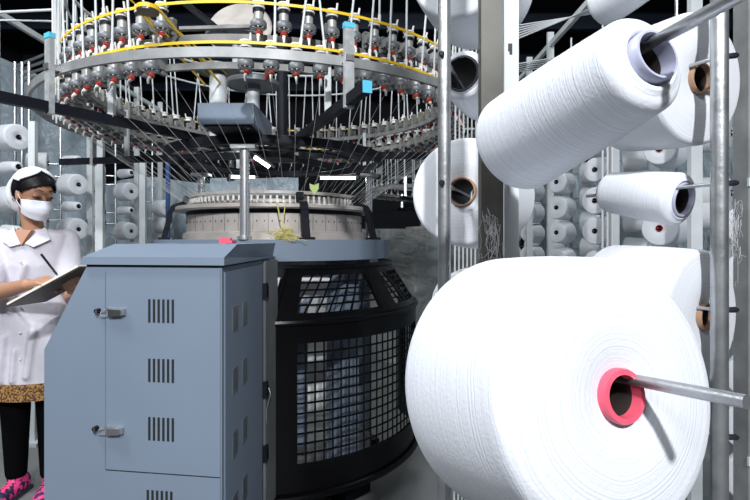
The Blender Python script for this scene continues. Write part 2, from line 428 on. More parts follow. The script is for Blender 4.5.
# white frame posts on the left
for px, y, w, zt, nm in ((33, 3.0, .04, 1.93, 'short white upright post behind the head of the worker'), (100, 3.3, .05, 1.95, 'broad white upright post left of the grey cabinet'),
                         (143, 4.3, .05, 1.9, 'narrow pale upright post under the left arm of the ring')):
    x = (px - 375) / 500 * y
    e = empty('frame_post', (x, y, 0)); tag(e, nm, 'post')
    b = MB(); b.box((0, 0, zt / 2), (w, .03, zt), M['whitepaint']); b.build('post_shaft', e)
    b = MB(); b.box((0, 0, .01), (.12, .12, .02), M['whitepaint']); b.build('foot_plate', e)

# plastic sheets
def sheet(name, x0, x1, y, z0, z1f, m, label, amp=.05, nx=60, nz=40):
    b = MB(); vs = []; fs = []
    from mathutils import noise as nz_
    for j in range(nz + 1):
        for i in range(nx + 1):
            u = i / nx; x = x0 + (x1 - x0) * u; zt = z1f(u); z = z0 + (zt - z0) * j / nz
            vs.append((x, y + amp * nz_.noise(V((x * 3.1, 0, z * .8))) * 2 + .3 * amp * nz_.noise(V((x * 9, 3, z * 6))), z))
    for j in range(nz):
        for i in range(nx):
            a = j * (nx + 1) + i; fs.append((a, a + 1, a + nx + 2, a + nx + 1))
    b.add(vs, fs, m); o = b.build(name, angle=180); tag(o, label, 'plastic sheet')
    o['kind'] = 'thing'; del o['kind']
    return o
sheet('plastic_sheet', -6.5, -1.7, 6.6, .0, lambda u: (4.49 - 2.65 * u if u < .58 else 2.0) + .04 * math.sin(u * 19), M['film'], 'hazy plastic sheet hanging behind the left creel and the worker', .12)
sheet('plastic_sheet', -1.95, -.9, 5.9, .0, lambda u: 1.95, M['film'], 'hazy plastic sheet hanging behind the left edge of the knitting machine', .06)
sheet('plastic_sheet', -.2, 1.3, 4.9, .0, lambda u: 1.33, M['film_dark'], 'dark wrinkled plastic sheet hanging low behind the black guard', .06)
e = sheet('plastic_sheet', 2.3, 2.32, 4.0, .0, lambda u: 2.0, M['film'], 'hazy plastic sheet hanging behind the right creel', .05)
bpy.data.objects.remove(e)
b = MB(); vs = []; fs = []
from mathutils import noise as NZ
for j in range(31):
    for i in range(61):
        y = 1.6 + 5.6 * i / 60; z = 2.1 * j / 30
        vs.append((2.35 + .1 * NZ.noise(V((y * 2, 0, z))), y, z))
for j in range(30):
    for i in range(60): a = j * 61 + i; fs.append((a, a + 1, a + 62, a + 61))
b.add(vs, fs, M['film']); tag(b.build('plastic_sheet', angle=180), 'hazy plastic sheet hanging behind the long right creel', 'plastic sheet')

# ------------------------------------------------------------------ the knitting machine
MC = V((-.54, 2.75, 0))
def pol(r, a, z): return V((r * math.cos(a), r * math.sin(a), z))
mach = empty('knitting_machine', MC)
tag(mach, 'large circular knitting machine with yarn feeder rings and a black lattice guard', 'knitting machine')
def mpart(b, name, **k): return b.build(name, mach, **k)
# rings
b = MB(); b.ring(1.115, 1.128, 1.815, 1.848, M['grey_ring'], 160); mpart(b, 'outer_ring')
for z in (1.955, 1.853):
    b = MB(); b.ring(.925, .94, z - .012, z + .012, M['galv_dark'], 160); mpart(b, 'feeder_rail')
b = MB(); b.tube([pol(1.03, 2 * math.pi * i / 120, 2.46) for i in range(120)], .008, M['tubewhite'], 8, closed=True); mpart(b, 'tube_rail')
b = MB(); b.tube([pol(.99, 2 * math.pi * i / 120, 2.30) for i in range(120)], .006, M['tubewhite'], 8, closed=True); mpart(b, 'tube_rail')
# arms with posts
AR = [(-122, 1.36), (-67, 1.32), (3, 1.3), (60, 1.25), (118, 1.25), (169, 1.38)]
ang = [R(a) for a, _ in AR]
for (a, L) in AR:
    t = R(a)
    b = MB(); b.beam(pol(.12, t, 1.69), pol(L, t, 1.69), .028, .036, M['blackmetal']); o = mpart(b, 'support_arm')
    if a == -67:
        k = MB(); k.beam(pol(L, t, 1.69), pol(L + .004, t, 1.69), .03, .038, M['cyan']); k.build('end_cap', o)
    b = MB(); p = pol(1.155, t, 0); b.box((p.x, p.y, 1.80), (.034, .018, .27), M['postgrey'], rz=t + R(90)); o = mpart(b, 'ring_post')
    k = MB(); k.box((p.x, p.y, 1.942), (.037, .022, .018), M['cyan'], rz=t + R(90)); k.build('end_cap', o)
    k = MB(); k.beam(pol(1.10, t, 1.832), pol(1.17, t, 1.832), .03, .02, M['galv']); k.build('clamp', o)
    b = MB(); b.beam(pol(.93, t, 1.70), pol(.93, t, 1.98), .022, .022, M['whitepaint']); mpart(b, 'rail_post')
# centre
b = MB(); b.cyl(.10, 1.66, 1.72, M['blackmetal'], 32); mpart(b, 'centre_hub')
# gearbox
b = MB(); b.box((-.597 + .54, 2.175 - 2.75, 1.727), (.225, .35, .082), M['paint']); o = mpart(b, 'gearbox')
k = MB(); k.box((-.597 + .54, 2.175 - 2.75, 1.683), (.19, .31, .008), M['blackmetal']); k.tube([(.02, -.70, 1.68), (.02, -.70, 1.676)], .007, M['steel'], 8); k.build('bottom_plate', o)
# pulley discs
def disc(px, py, y, r, zb, shaft_r, mt='galv'):
    p = at(px, py, y) - MC
    T = Matrix.Translation(V((p.x, p.y, 0)))
    b = MB(); z = p.z
    b.lathe([(.0001, z + .012), (r * .9, z + .012), (r, z + .018), (r, z - .002), (r * .93, z - .006), (r * .9, z), (r * .3, z), (r * .28, z - .02), (.0001, z - .02)], M['disc'], 48, T)
    o = mpart(b, 'drive_pulley')
    k = MB(); k.cyl(shaft_r, zb, z - .02, M['whitepaint'], 24, T); k.build('shaft', o)
    return V((p.x, p.y, z))
q1 = disc(218, 72, 2.42, .105, 1.71, .04)
q2 = disc(253, 86, 2.30, .118, 1.765, .03)
q3 = disc(236, 40, 2.75, .16, 2.12, .02)
b = MB(); p = at(240, 30, 3.1) - MC; T = Matrix.Translation(p) @ Matrix.Rotation(R(70), 4, 'X')
b.lathe([(.0001, 0), (.19, 0), (.2, .01), (.19, .02), (.0001, .02)], M['beige'], 48, T); mpart(b, 'belt_wheel')
b = MB(); b.tube([V((.03, 0, 1.72)), V((.03, 0, 2.3))], .03, M['blackmetal'], 16); mpart(b, 'centre_shaft')
b = MB(); b.cyl(.012, 2.0, 2.06, M['orange'], 16, Matrix.Translation(at(268, 72, 1.9) - MC - V((0, 0, 2.03)))); mpart(b, 'bobbin')
# feeders
NF = 72; RF = 1.0
def feeder_meshes(seg, lod):
    """feeder at origin, hangs below; outward is +X; belt height z=0"""
    body = MB(); body.box((-.022, 0, -.035), (.05, .02, .026), M['galv_dark']); body.lathe([(.0001, -.018), (.0135, -.020), (.0135, -.046), (.0001, -.046)], M['feeder'], seg * 2)
    body.box((-.05, 0, -.035), (.02, .014, .05), M['galv_dark'])
    body.tube([(0, 0, -.045), (0, 0, -.079)], .0035, M['steel'], 6)
    body.tube([(.0, 0, -.078), (.012, 0, -.092), (.012, 0, -.103)], [.006, .004, .003], M['white_pl'], 6)
    body.tube([(.0, .008, -.022), (.0, .012, .0), (.008, .014, .03)], .003, M['white_pl'], 6)
    pul = MB(); pul.lathe([(.0001, .010), (.017, .010), (.018, .006), (.014, .003), (.014, -.003), (.018, -.006), (.017, -.010), (.0001, -.010)], M['white_pl'], seg * 2)
    pul.lathe([(.0001, -.012), (.016, -.012), (.016, -.020), (.0001, -.020)], M['blackmetal'], seg * 2)
    dr = MB(); dr.lathe([(.0001, -.043), (.019, -.043), (.0225, -.048), (.0225, -.060), (.0205, -.063), (.0185, -.062)], M['disc'], seg * 2)
    dr.lathe([(.0185, -.062), (.005, -.059), (.0001, -.059)], M['drum'], seg * 2)
    for k in range(8 if lod == 0 else 0):
        a = k * math.pi / 4; dr.beam((.004 * math.cos(a), .004 * math.sin(a), -.0635), (.0195 * math.cos(a), .0195 * math.sin(a), -.0635), .003, .003, M['white_pl'])
    dr.lathe([(.0001, -.062), (.005, -.062), (.005, -.070), (.0001, -.070)], M['white_pl'], seg)
    ey = MB(); ey.lathe([(.0001, -.068), (.0075, -.070), (.0105, -.078), (.006, -.084), (.0001, -.084)], M['orange'], seg)
    return body, pul, dr, ey
B0, P0, D0, E0 = feeder_meshes(8, 0)
mb, mp, md, me_ = B0.mesh('yarn_feeder'), P0.mesh('feeder_pulley'), D0.mesh('feeder_drum'), E0.mesh('red_eyelet')
one = MB()
for s_ in feeder_meshes(6, 1):
    for f, mi in zip(s_.f, s_.m): pass
    o_ = len(one.v); one.v += s_.v
    for f, mi in zip(s_.f, s_.m): one.f.append([o_ + q for q in f]); one.m.append(one.mi(s_.mats[mi]))
mone = one.mesh('yarn_feeder')
ZU, ZL = 2.045, 1.905
fl = []
for row, z in ((0, ZL), (1, ZU)):
    for i in range(NF):
        a = 2 * math.pi * (i + .5 * row) / NF
        w_ = MC + pol(RF, a, z); pxx = 375 + 500 * w_.x / w_.y
        if w_.y < MC.y and 172 < pxx < 243: continue
        fl.append(((MC + pol(RF, a, z) - V((0, 0, 1.22))).length, a, z, row))
fl.sort(key=lambda q: q[0])
rest = MB()
for n, (dist, a, z, row) in enumerate(fl):
    T = Matrix.Translation(pol(RF, a, z)) @ Matrix.Rotation(a, 4, 'Z') @ Matrix.Diagonal((1.28, 1.28, 1.28, 1))
    if n < 62:
        o = link('yarn_feeder', mb, mach); o.matrix_local = T
        for nm, mm in (('feeder_pulley', mp), ('feeder_drum', md), ('red_eyelet', me_)): link(nm, mm, o)
    elif n < 100:
        o = link('yarn_feeder', mone, mach); o.matrix_local = T
    else:
        o_ = len(rest.v); rest.v += [T @ p for p in one.v]
        for f, mi in zip(one.f, one.m): rest.f.append([o_ + q for q in f]); rest.m.append(rest.mi(one.mats[mi]))
o = mpart(rest, 'yarn_feeders_far'); o.name = 'distant_yarn_feeder'; o['kind'] = 'stuff'
# belts
for z in (ZU, ZL):
    b = MB(); b.ring(RF + .019, RF + .0225, z - .005, z + .005, M['yellow'], 144); mpart(b, 'drive_belt')
def flatbelt(a, c, r1, r2, m, w=.010):
    a = V(a); c = V(c); d = (c - a); d.z = 0; d.normalize(); s = V((-d.y, d.x, 0)); b = MB()
    for k in (-1, 1): b.beam(a + s * r1 * k, c + s * r2 * k, .003, w, m)
    pts = []
    for i in range(13):
        t = -math.pi / 2 + math.pi * i / 12; pts.append(a - d * math.cos(t) * r1 + s * math.sin(t) * r1)
    for i in range(12): b.beam(pts[i], pts[i + 1], .003, w, m)
    return b
wa = at(148, 9, 1.62) - MC
b = flatbelt(wa, V((q1.x - .02, q1.y, wa.z)), .034, .04, M['yellow'], .013); mpart(b, 'drive_belt')
b = MB(); b.cyl(.034, wa.z - .012, wa.z + .008, M['drum'], 32, Matrix.Translation(V((wa.x, wa.y, 0)))); mpart(b, 'idler_pulley')
wb = at(162, 46, 1.78) - MC
b = flatbelt(at(130, -6, 1.8) - MC, V((q1.x, q1.y, wa.z + .05)), .02, .05, M['yellow'], .006); mpart(b, 'drive_belt')
b = MB(); b.beam(at(165, 30, 1.85) - MC, at(212, 66, 2.3) - MC, .003, .008, M['yellow']); mpart(b, 'drive_belt')
for (pa, pb_, ya, yb) in (((176, -4), (232, 40), 2.0, 2.5),):
    b = MB(); b.beam(at(*pa, ya) - MC, at(*pb_, yb) - MC, .03, .012, M['drum']); mpart(b, 'tension_arm')
b = MB(); b.beam(at(180, 29, 1.9) - MC, at(250, 27, 1.9) - MC, .02, .012, M['galv_dark']); mpart(b, 'tension_arm')
# tubes down to the feeders
tb = []
for i in range(NF):
    tb.append((2 * math.pi * i / NF, ZL, 1.02))
    if i % 4 == 0: tb.append((2 * math.pi * (i + .5) / NF, ZU, 1.02))
rng = random.Random(3)
for (a, z, r) in tb:
    w_ = MC + pol(RF, a, z); pxx = 375 + 500 * w_.x / w_.y
    if w_.y < MC.y and 150 < pxx < 250: continue
    j = rng.gauss(.01, .03)
    b = MB(); p0 = pol(r - .003, a + .012, z + .0); p1 = pol(1.03, a + .012 + j, 2.46)
    b.tube([p0, p1], .0042, M['tubewhite'], 7)
    b.tube([p0 + V((0, 0, .0)), p0 + (p1 - p0).normalized() * .03], .0062, M['white_pl'], 7)
    mpart(b, 'yarn_guide_tube')
# rods rising from the rail out of frame
for i in range(0, 8):
    a = R(-160 + i * 3.4)
    b = MB(); b.tube([pol(1.035, a, 1.75 + rng.uniform(0, .2)), pol(1.04, a + .02, 3.1)], .004, M['tubewhite'], 6); mpart(b, 'air_tube')
# thread ring with drop wires
b = MB(); b.lathe([(.555, 1.637), (.580, 1.640), (.580, 1.678), (.573, 1.680), (.553, 1.642)], M['blackmetal'], 128, closed=True); mpart(b, 'thread_guide_ring')
b = MB(); b.ring(.40, .415, 1.642, 1.654, M['blackmetal'], 96); mpart(b, 'thread_guide_ring')
for t in ang:
    b = MB(); b.beam(pol(.4, t, 1.655), pol(.575, t, 1.672), .02, .015, M['blackmetal']); mpart(b, 'ring_bracket')
# yarns
for i in range(NF):
    a = 2 * math.pi * i / NF
    b = MB(); b.tube([pol(RF + .012, a, ZL - .12), pol(.462, a + .10, 1.40)], .0007, M['thread'], 4); mpart(b, 'yarn')
# needle bed
b = MB(); b.ring(.44, .62, 1.128, 1.222, M['paint'], 128); mpart(b, 'machine_table')
b = MB(); b.lathe([(.36, 1.222), (.485, 1.222), (.485, 1.252), (.470, 1.258), (.466, 1.262), (.466, 1.345), (.36, 1.345)], M['beige'], 128)
o = mpart(b, 'cam_cylinder')
k = MB()
for i in range(84):
    a = 2 * math.pi * i / 84; k.box(tuple(pol(.4665, a, 1.308)), (.002, .004, .008), M['paint_dark'], rz=a)
    if i % 2 == 0: k.box(tuple(pol(.4663, a + .037, 1.303)), (.001, .0015, .082), M['paint_dark'], rz=a + .037)
k.build('cam_bolt', o)['kind'] = 'stuff'
b = MB(); b.lathe([(.40, 1.365), (.515, 1.365), (.525, 1.370), (.525, 1.384), (.518, 1.388), (.40, 1.388)], M['beige'], 128, closed=True); mpart(b, 'dial_plate')
b = MB(); b.ring(.40, .468, 1.345, 1.365, M['blackmetal'], 96); mpart(b, 'plate_spacer')
b = MB(); b.ring(.428, .450, 1.436, 1.450, M['beige'], 128); mpart(b, 'upper_thread_ring')
b = MB(); b.lathe([(.34, 1.38), (.40, 1.40), (.40, 1.43), (.3, 1.44), (.08, 1.46)], M['beige'], 96); mpart(b, 'dial')
for i in range(96):
    a = 2 * math.pi * i / 96
    b = MB(); b.box(tuple(pol(.447, a, 1.410)), (.006, .009, .034), M['white_pl'], rz=a); b.box(tuple(pol(.456, a + .01, 1.398)), (.012, .005, .012), M['steel'], rz=a)
    mpart(b, 'yarn_carrier')
# S shaped brackets
for adeg in (-152, -66, -22, 60, 130):
    t = R(adeg); b = MB()
    pts = [pol(.468, t, 1.44), pol(.478, t, 1.405), pol(.530, t, 1.385), pol(.548, t, 1.355), pol(.550, t, 1.32), pol(.562, t, 1.275), pol(.575, t, 1.23)]
    for i in range(6): b.beam(pts[i], pts[i + 1] + (pts[i + 1] - pts[i]) * .12, .034, .024, M['blackmetal'])
    b.box(tuple(pol(.575, t, 1.227)), (.05, .07, .012), M['blackmetal'], rz=t)
    mpart(b, 'plate_bracket')
# columns
for adeg in (-92, 33, 150):
    t = R(adeg); p = pol(.60, t, 0); T = Matrix.Translation(p)
    b = MB(); b.lathe([(.0001, 1.222), (.032, 1.222), (.032, 1.236), (.0205, 1.238), (.0205, 1.612), (.0001, 1.612)], M['chrome'], 32, T); o = mpart(b, 'support_column')
    k = MB(); k.box((p.x, p.y, 1.618), (.105, .07, .016), M['galv']); k.build('cap_plate', o)
# lamps on the machine
for (px, py, y, L, rz, tilt) in ((338, 178, 3.25, .225, 0, 0), (262, 162, 2.6, .09, 0, .6), (243, 177, 3.3, .15, 0, 0)):
    p = at(px, py, y) - MC; T = Matrix.Translation(p) @ Matrix.Rotation(tilt, 4, 'Y')
    b = MB(); b.box((0, .02, .014), (L + .03, .05, .012), M['grey_ring'], T=T); o = mpart(b, 'work_lamp')
    k = MB(); k.tube([T @ V((-L / 2, 0, 0)), T @ V((L / 2, 0, 0))], .009, M['lamp'], 10); k.build('lamp_tube', o)
    b = MB(); b.beam(p + V((0, .03, .02)), V((p.x, p.y + .03, 1.70)), .01, .01, M['blackmetal']); mpart(b, 'lamp_stem')
lint('lint_tuft', pol(.60, R(-76), 1.245), .05, .035, 110, None, 'ylint', .0012, mach)['kind'] = 'stuff'
b = MB(); a = R(-76); b.tube([pol(.535, a - .05, 1.39), pol(.55, a - .03, 1.33), pol(.56, a, 1.28), pol(.60, a, 1.23)], .003, M['ylint'], 6); b.tube([pol(.535, a + .02, 1.39), pol(.55, a, 1.30), pol(.60, a + .02, 1.24)], .0025, M['ylint'], 6); mpart(b, 'loose_yellow_yarn')
b = MB(); p = at(314, 188, 2.2) - MC
b.add([p + V(q) for q in ((-.02, 0, .02), (.0, -.005, .012), (.022, 0, .022), (.02, 0, -.004), (.0, .004, -.03), (-.018, 0, -.002))], [(0, 1, 4, 5), (1, 2, 3, 4)], M['leaf']); mpart(b, 'green_tag')
# legs, drive drum and fabric below
for adeg in (-105, -40, 30, 100, 190):
    t = R(adeg); b = MB(); b.box(tuple(pol(.50, t, .565)), (.12, .10, 1.13), M['paint'], rz=t); b.box(tuple(pol(.50, t, .02)), (.2, .18, .04), M['blackmetal'], rz=t); mpart(b, 'leg')
b = MB(); b.lathe([(.42, 1.14), (.47, 1.02), (.42, .88), (.22, .70), (.14, .58)], M['fabric'], 64); mpart(b, 'knitted_fabric')
b = MB(); T = Matrix.Translation((0, 0, .42)) @ Matrix.Rotation(R(90), 4, 'Y') @ Matrix.Translation((0, 0, -.3))
b.cyl(.16, 0, .6, M['fabric'], 40, T); mpart(b, 'fabric_roll')
for (x, y, w, h, z, m) in ((-.22, -.42, .16, .34, .93, 'fabric'), (.02, -.35, .10, .9, .60, 'fabric'), (.16, -.38, .12, .75, .62, 'paint'), (.34, -.2, .06, .9, .6, 'whitepaint'), (-.16, -.42, .10, .28, .38, 'whitepaint')):
    b = MB(); b.box((x, y, z), (w, .02, h), M[m]); mpart(b, 'frame_panel')
b = MB(); b.box((.38, 0, .35), (.05, .4, .3), M['ylint']); mpart(b, 'side_panel')
b = MB(); b.ring(.05, .52, .05, .12, M['grey_ring'], 48); mpart(b, 'base_plate')

# guard
ga0, ga1 = R(-80.5), R(25)
g_out = [( .763, .17), (.775, .19), (.763, .20)]
def gpol(r, a, z): return pol(r, a, z)
b = MB()
RO, RI = .763, .752
def band(b, z0, z1, a0, a1, n, r0=RO, r1=RO, th=.012):
    b.lathe([(r0, z0), (r1, z1), (r1 - th, z1), (r0 - th, z0)], M['black'], n, None, True, a0, a1)
band(b, .185, .31, ga0, ga1, 60)
band(b, .80, .885, ga0, ga1, 60)
band(b, .31, .80, ga0, ga0 + R(7.5), 8)
band(b, .31, .80, ga1 - R(4), ga1, 6)
# bottom rim and top ridge
b.tube([gpol(.772, ga0 + (ga1 - ga0) * i / 60, .18) for i in range(61)], .014, M['black'], 8)
b.tube([gpol(.762, ga0 + (ga1 - ga0) * i / 60, .885) for i in range(61)], .014, M['black'], 8)
b.tube([gpol(.762, ga0, .18), gpol(.762, ga0, .885), gpol(.628, ga0 + R(5), 1.09)], .014, M['black'], 8)
# sloping shoulder
zt, rt_ = 1.10, .625
def slope(t): return RO + (rt_ - RO) * t, .885 + (zt - .885) * t
SK = R(5)
def patch(t0, t1, a0, a1, n, s0=0, s1=0):
    """panel on the shoulder; the start and end angles shift by s0, s1 times height"""
    vs = []; fs = []
    for k in range(n + 1):
        for t in (t0, t1):
            a = (a0 + s0 * t) * (1 - k / n) + (a1 + s1 * t) * k / n
            r_, z_ = slope(t)
            vs += [gpol(r_, a, z_), gpol(r_ - .012, a, z_ - .002)]
    for k in range(n):
        i = k * 4; j = i + 4
        fs += [(i, j, j + 2, i + 2), (i + 1, i + 3, j + 3, j + 1), (i, i + 1, j + 1, j), (i + 2, j + 2, j + 3, i + 3)]
    fs += [(0, 2, 3, 1), (n * 4, n * 4 + 1, n * 4 + 3, n * 4 + 2)]
    b.add(vs, fs, M['black'])
patch(0, .16, ga0, ga1, 60, SK); patch(.84, 1.0, ga0, ga1, 60, SK)
patch(.16, .84, ga0, ga0 + R(7), 8, SK, R(5)); patch(.16, .84, ga0 + R(40), ga0 + R(50), 8); patch(.16, .84, ga1 - R(6), ga1, 6)
b.tube([gpol(rt_, ga0 + SK + (ga1 - ga0 - SK) * i / 60, zt) for i in range(61)], .012, M['black'], 8)
gd = mpart(b, 'guard')
k = MB()                                         # upright lattice
A0, A1 = ga0 + R(7.5), ga1 - R(4)
nv = 32
for i in range(nv + 1):
    a = A0 + (A1 - A0) * i / nv; k.beam(gpol(.757, a, .31), gpol(.757, a, .80), .007, .010, M['black'])
for j in range(1, 12):
    z = .31 + .49 * j / 12; k.tube([gpol(.757, A0 + (A1 - A0) * i / 52, z) for i in range(53)], .0044, M['black'], 6)
k.build('upright_lattice', gd)
def slat(a0, a1, n, skew, m_):
    k = MB()
    for i in range(-3, n + 1):
        pts = []
        for s in range(9):
            t = .16 + .68 * s / 8; a = a0 + (a1 - a0) * i / n + skew * (1 - s / 8)
            if a0 <= a <= a1: r, z = slope(t); pts.append(gpol(r - .006, a, z))
        if len(pts) > 1: k.tube(pts, .0042, M['black'], 6)
    for j in range(1, m_):
        t = .16 + .68 * j / m_; r, z = slope(t); k.tube([gpol(r - .006, a0 + (a1 - a0) * s / 24, z) for s in range(25)], .0042, M['black'], 6)
    k.build('shoulder_lattice', gd)
slat(ga0 + R(7), ga0 + R(40), 8, R(-9), 5)
slat(ga0 + R(50), ga1 - R(6), 11, R(5), 6)
for hz in (.80, .35):
    k = MB(); k.box(tuple(gpol(.745, ga0 - .02, hz)), (.02, .02, .05), M['black'], rz=ga0); k.build('hinge', gd)

# second machine far behind
m2 = empty('knitting_machine', (.95, 6.6, 0)); tag(m2, 'distant knitting machine seen behind the thin left pole and the cones', 'knitting machine')
b = MB(); b.ring(1.11, 1.13, 1.81, 1.85, M['grey_ring'], 96); b.build('outer_ring', m2)
b = MB(); b.ring(.92, .94, 1.84, 1.87, M['chrome'], 96); b.ring(.92, .94, 1.95, 1.98, M['chrome'], 96); b.build('feeder_rail', m2)
b = MB(); b.ring(1.02, 1.04, 2.45, 2.47, M['tubewhite'], 96); b.build('tube_rail', m2)
tmesh = MB(); tmesh.tube([(.0, 0, 0), (.01, 0, .58)], .005, M['tubewhite'], 6); tmesh = tmesh.mesh('yarn_guide_tube')
for i in range(48):
    a = 2 * math.pi * i / 48; T = Matrix.Translation(pol(1.0, a, 1.895)) @ Matrix.Rotation(a, 4, 'Z')
    o = link('yarn_feeder', mone, m2); o.matrix_local = T
    o = link('yarn_guide_tube', tmesh, m2); o.matrix_local = T
b = MB(); b.ring(.44, .62, 1.128, 1.222, M['paint'], 64); b.lathe([(.40, 1.222), (.545, 1.222), (.545, 1.39), (.40, 1.39)], M['beige'], 64); b.build('cam_cylinder', m2)
b = MB(); b.lathe([(.553, 1.637), (.58, 1.64), (.58, 1.68), (.553, 1.645)], M['blackmetal'], 64, closed=True); b.build('thread_guide_ring', m2)
for t in ang[::2]:
    b = MB(); b.beam(pol(.1, t, 1.69), pol(1.25, t, 1.69), .04, .04, M['blackmetal']); b.build('support_arm', m2)
    b = MB(); b.tube([pol(.6, t, 0), pol(.6, t, 1.68)], .03, M['chrome'], 16); b.build('support_column', m2)
    b = MB(); b.beam(pol(1.15, t, 1.67), pol(1.15, t, 1.93), .03, .02, M['steel']); b.build('ring_post', m2)
b = MB(); b.lathe([(.62, .2), (.76, .2), (.76, .9), (.62, 1.1)], M['black'], 64); b.build('guard', m2)

# ------------------------------------------------------------------ steel cabinet
TH = R(8)
c0 = V((-.424, 1.385, 0)); du = V((-math.cos(TH), math.sin(TH), 0)); dn = V((-math.sin(TH), -math.cos(TH), 0))   # dn points out of the front
cab = empty('steel_cabinet', c0); tag(cab, 'blue grey steel cabinet with vents and latches in front of the knitting machine', 'cabinet')
def F(u, z, o=0): return du * u + dn * o + V((0, 0, z))
def front_uz(px, py):
    k = (px - 375) / 500; # c0.x + du.x*u = k*(c0.y+du.y*u)
    u = (c0.x - k * c0.y) / (k * du.y - du.x); y = c0.y + du.y * u
    return u, 1.22 - (py - 240) / 500 * y
DEP = .64
back = V((.0, DEP, 0))
outline = [(0, .04), (0, 1.143), (.412, 1.143), (.548, .90), (.548, .04)]
b = MB(); b.prism([F(u, z) for u, z in outline], (0, 0, 0), back, M['paint']); b.build('cabinet_body', cab, angle=20)
b = MB(); b.prism([F(u, z, -.03) for u, z in ((.03, 0), (.03, .04), (.52, .04), (.52, 0))], (0, 0, 0), back * .9, M['blackmetal']); b.build('plinth', cab)
# lid: profile with bevelled front
b = MB(); th = .022
def lid_ring(u, o, z): return F(u, z, o)
lo = [F(-.012, 1.150, .012), F(.424, 1.150, .012)]; lo2 = [F(-.012, 1.150 + th, .012), F(.415, 1.150 + th, .012)]
hi = [F(-.008, 1.208, -.085), F(.385, 1.208, -.085)]
bk = V((0, DEP + .01, 0))
vs = [lo[0], lo[1], lo2[0], lo2[1], hi[0], hi[1], hi[0] + bk * .86 , hi[1] + bk * .86, lo[0] + bk, lo[1] + bk]
b.add(vs, [(0, 1, 3, 2), (2, 3, 5, 4), (4, 5, 7, 6), (6, 7, 9, 8), (8, 9, 1, 0), (0, 2, 4, 6, 8), (1, 9, 7, 5, 3)], M['paint'])
lid = b.build('lid', cab, angle=10)
b = MB(); b.prism([F(u, z, .002) for u, z in ((0.004, 1.1435), (0.004, 1.150), (.41, 1.150), (.41, 1.1435))], (0, 0, 0), back * .98, M['paint_dark']); b.build('lid_seam', cab)
b = MB(); b.box((-.05, .20, 1.217), (.035, .02, .018), M['pink']); b.box((-.035, .21, 1.214), (.02, .05, .01), M['pink']); b.build('red_clip', lid)
# doors on the front
uL, z_ = front_uz(106, 300)
_, zsm = front_uz(140, 472)
for (z0, z1) in ((zsm + .002, 1.138), (.06, zsm - .002)):
    b = MB(); b.prism([F(.004, z0), F(.004, z1), F(min(uL, .41), z1), F(uL, z0)], (0, 0, 0), dn * .0022, M['paint']); d_ = b.build('door', cab)
    b = MB()
    if z0 > .5:
        b.prism([F(.004, z0 - .003), F(.004, z0), F(uL, z0), F(uL, z0 - .003)], (0, 0, 0), dn * .0016, M['paint_dark'])
        b.prism([F(uL - .0012, z0), F(uL - .0012, z1 - .01), F(uL + .0012, z1 - .01), F(uL + .0012, z0)], (0, 0, 0), dn * .0024, M['strip'])
        b.build('door_gap', d_)
for (px, py) in ((161.5, 311), (161.5, 370.5), (161.5, 429), (160, 502)):
    u, z = front_uz(px, py); b = MB()
    for k in range(6):
        uu = u + (k - 2.5) * .0142; b.prism([F(uu - .0036, z - .033, .0015), F(uu - .0036, z + .033, .0015), F(uu + .0036, z + .033, .0015), F(uu + .0036, z - .033, .0015)], (0, 0, 0), dn * .0012, M['paint_dark'])
    b.build('vent', cab)
# side panels with vents
sp = MB(); sp.box((.002, DEP * .39, .60), (.004, DEP * .72, 1.06), M['paint']); side = sp.build('side_door', cab)
sv = MB(); sv.box((.004, DEP * .755, .60), (.003, .004, 1.06), M['paint_dark']); sv.build('side_gap', cab)
for yy in (.115, .225):
    for zz in (.985, .80, .61, .42, .23):
        b = MB()
        for k in range(5): b.box((.0048, yy + (k - 2) * .011, zz), (.003, .0055, .075), M['steel'])
        b.build('vent', cab)
for zz in (1.03, .66, .42):
    b = MB(); b.box((.012, DEP * .77, zz), (.018, .03, .055), M['blackmetal']); b.box((.02, DEP * .77 - .004, zz), (.008, .014, .03), M['black']); b.build('hinge', cab)
b = MB(); b.prism([(.001, DEP * .77, .07), (.012, DEP * .78, .07), (.03, DEP * 1.0, .07), (.001, DEP, .07)], (0, 0, 0), (0, 0, 1.07), M['strip']); b.build('corner_strip', cab)
b = MB(); b.tube([(.014, DEP * .80, .68), (.03, DEP * .78, .64), (.016, DEP * .77, .58), (.013, DEP * .80, .52)], .002, M['steel'], 6); b.build('wire', cab)
# latches
for (px, py) in ((110, 311.5), (108, 429)):
    u, z = front_uz(px, py); b = MB(); 
    def P(uu, zz, o): return F(u - uu, z + zz, o)
    b.prism([P(-.004, -.010, .002), P(-.004, .010, .002), P(.052, .009, .002), P(.052, -.008, .002)], (0, 0, 0), dn * .010, M['galv'])
    b.prism([P(.006, -.0125, .012), P(.006, .008, .012), P(.045, .007, .012), P(.045, -.009, .012)], (0, 0, 0), dn * .006, M['steel'])
    o = b.build('latch', cab)
    b = MB(); b.tube([P(.0, .008, .01), P(-.022, .0, .010), P(-.02, -.012, .012), P(.0, -.010, .012), P(.0, .008, .01)], .0018, M['chrome'], 6); b.build('latch_wire', o)
    b = MB(); b.tube([P(-.034, .002, .0), P(-.034, .002, .014)], .007, M['blackmetal'], 10); b.tube([P(-.034, .008, .012), P(-.034, -.010, .012)], .0035, M['darksteel'], 8); b.build('latch_hook', o)
for (px, py) in ((107, 285), (157, 269)):
    u, z = front_uz(px, py)

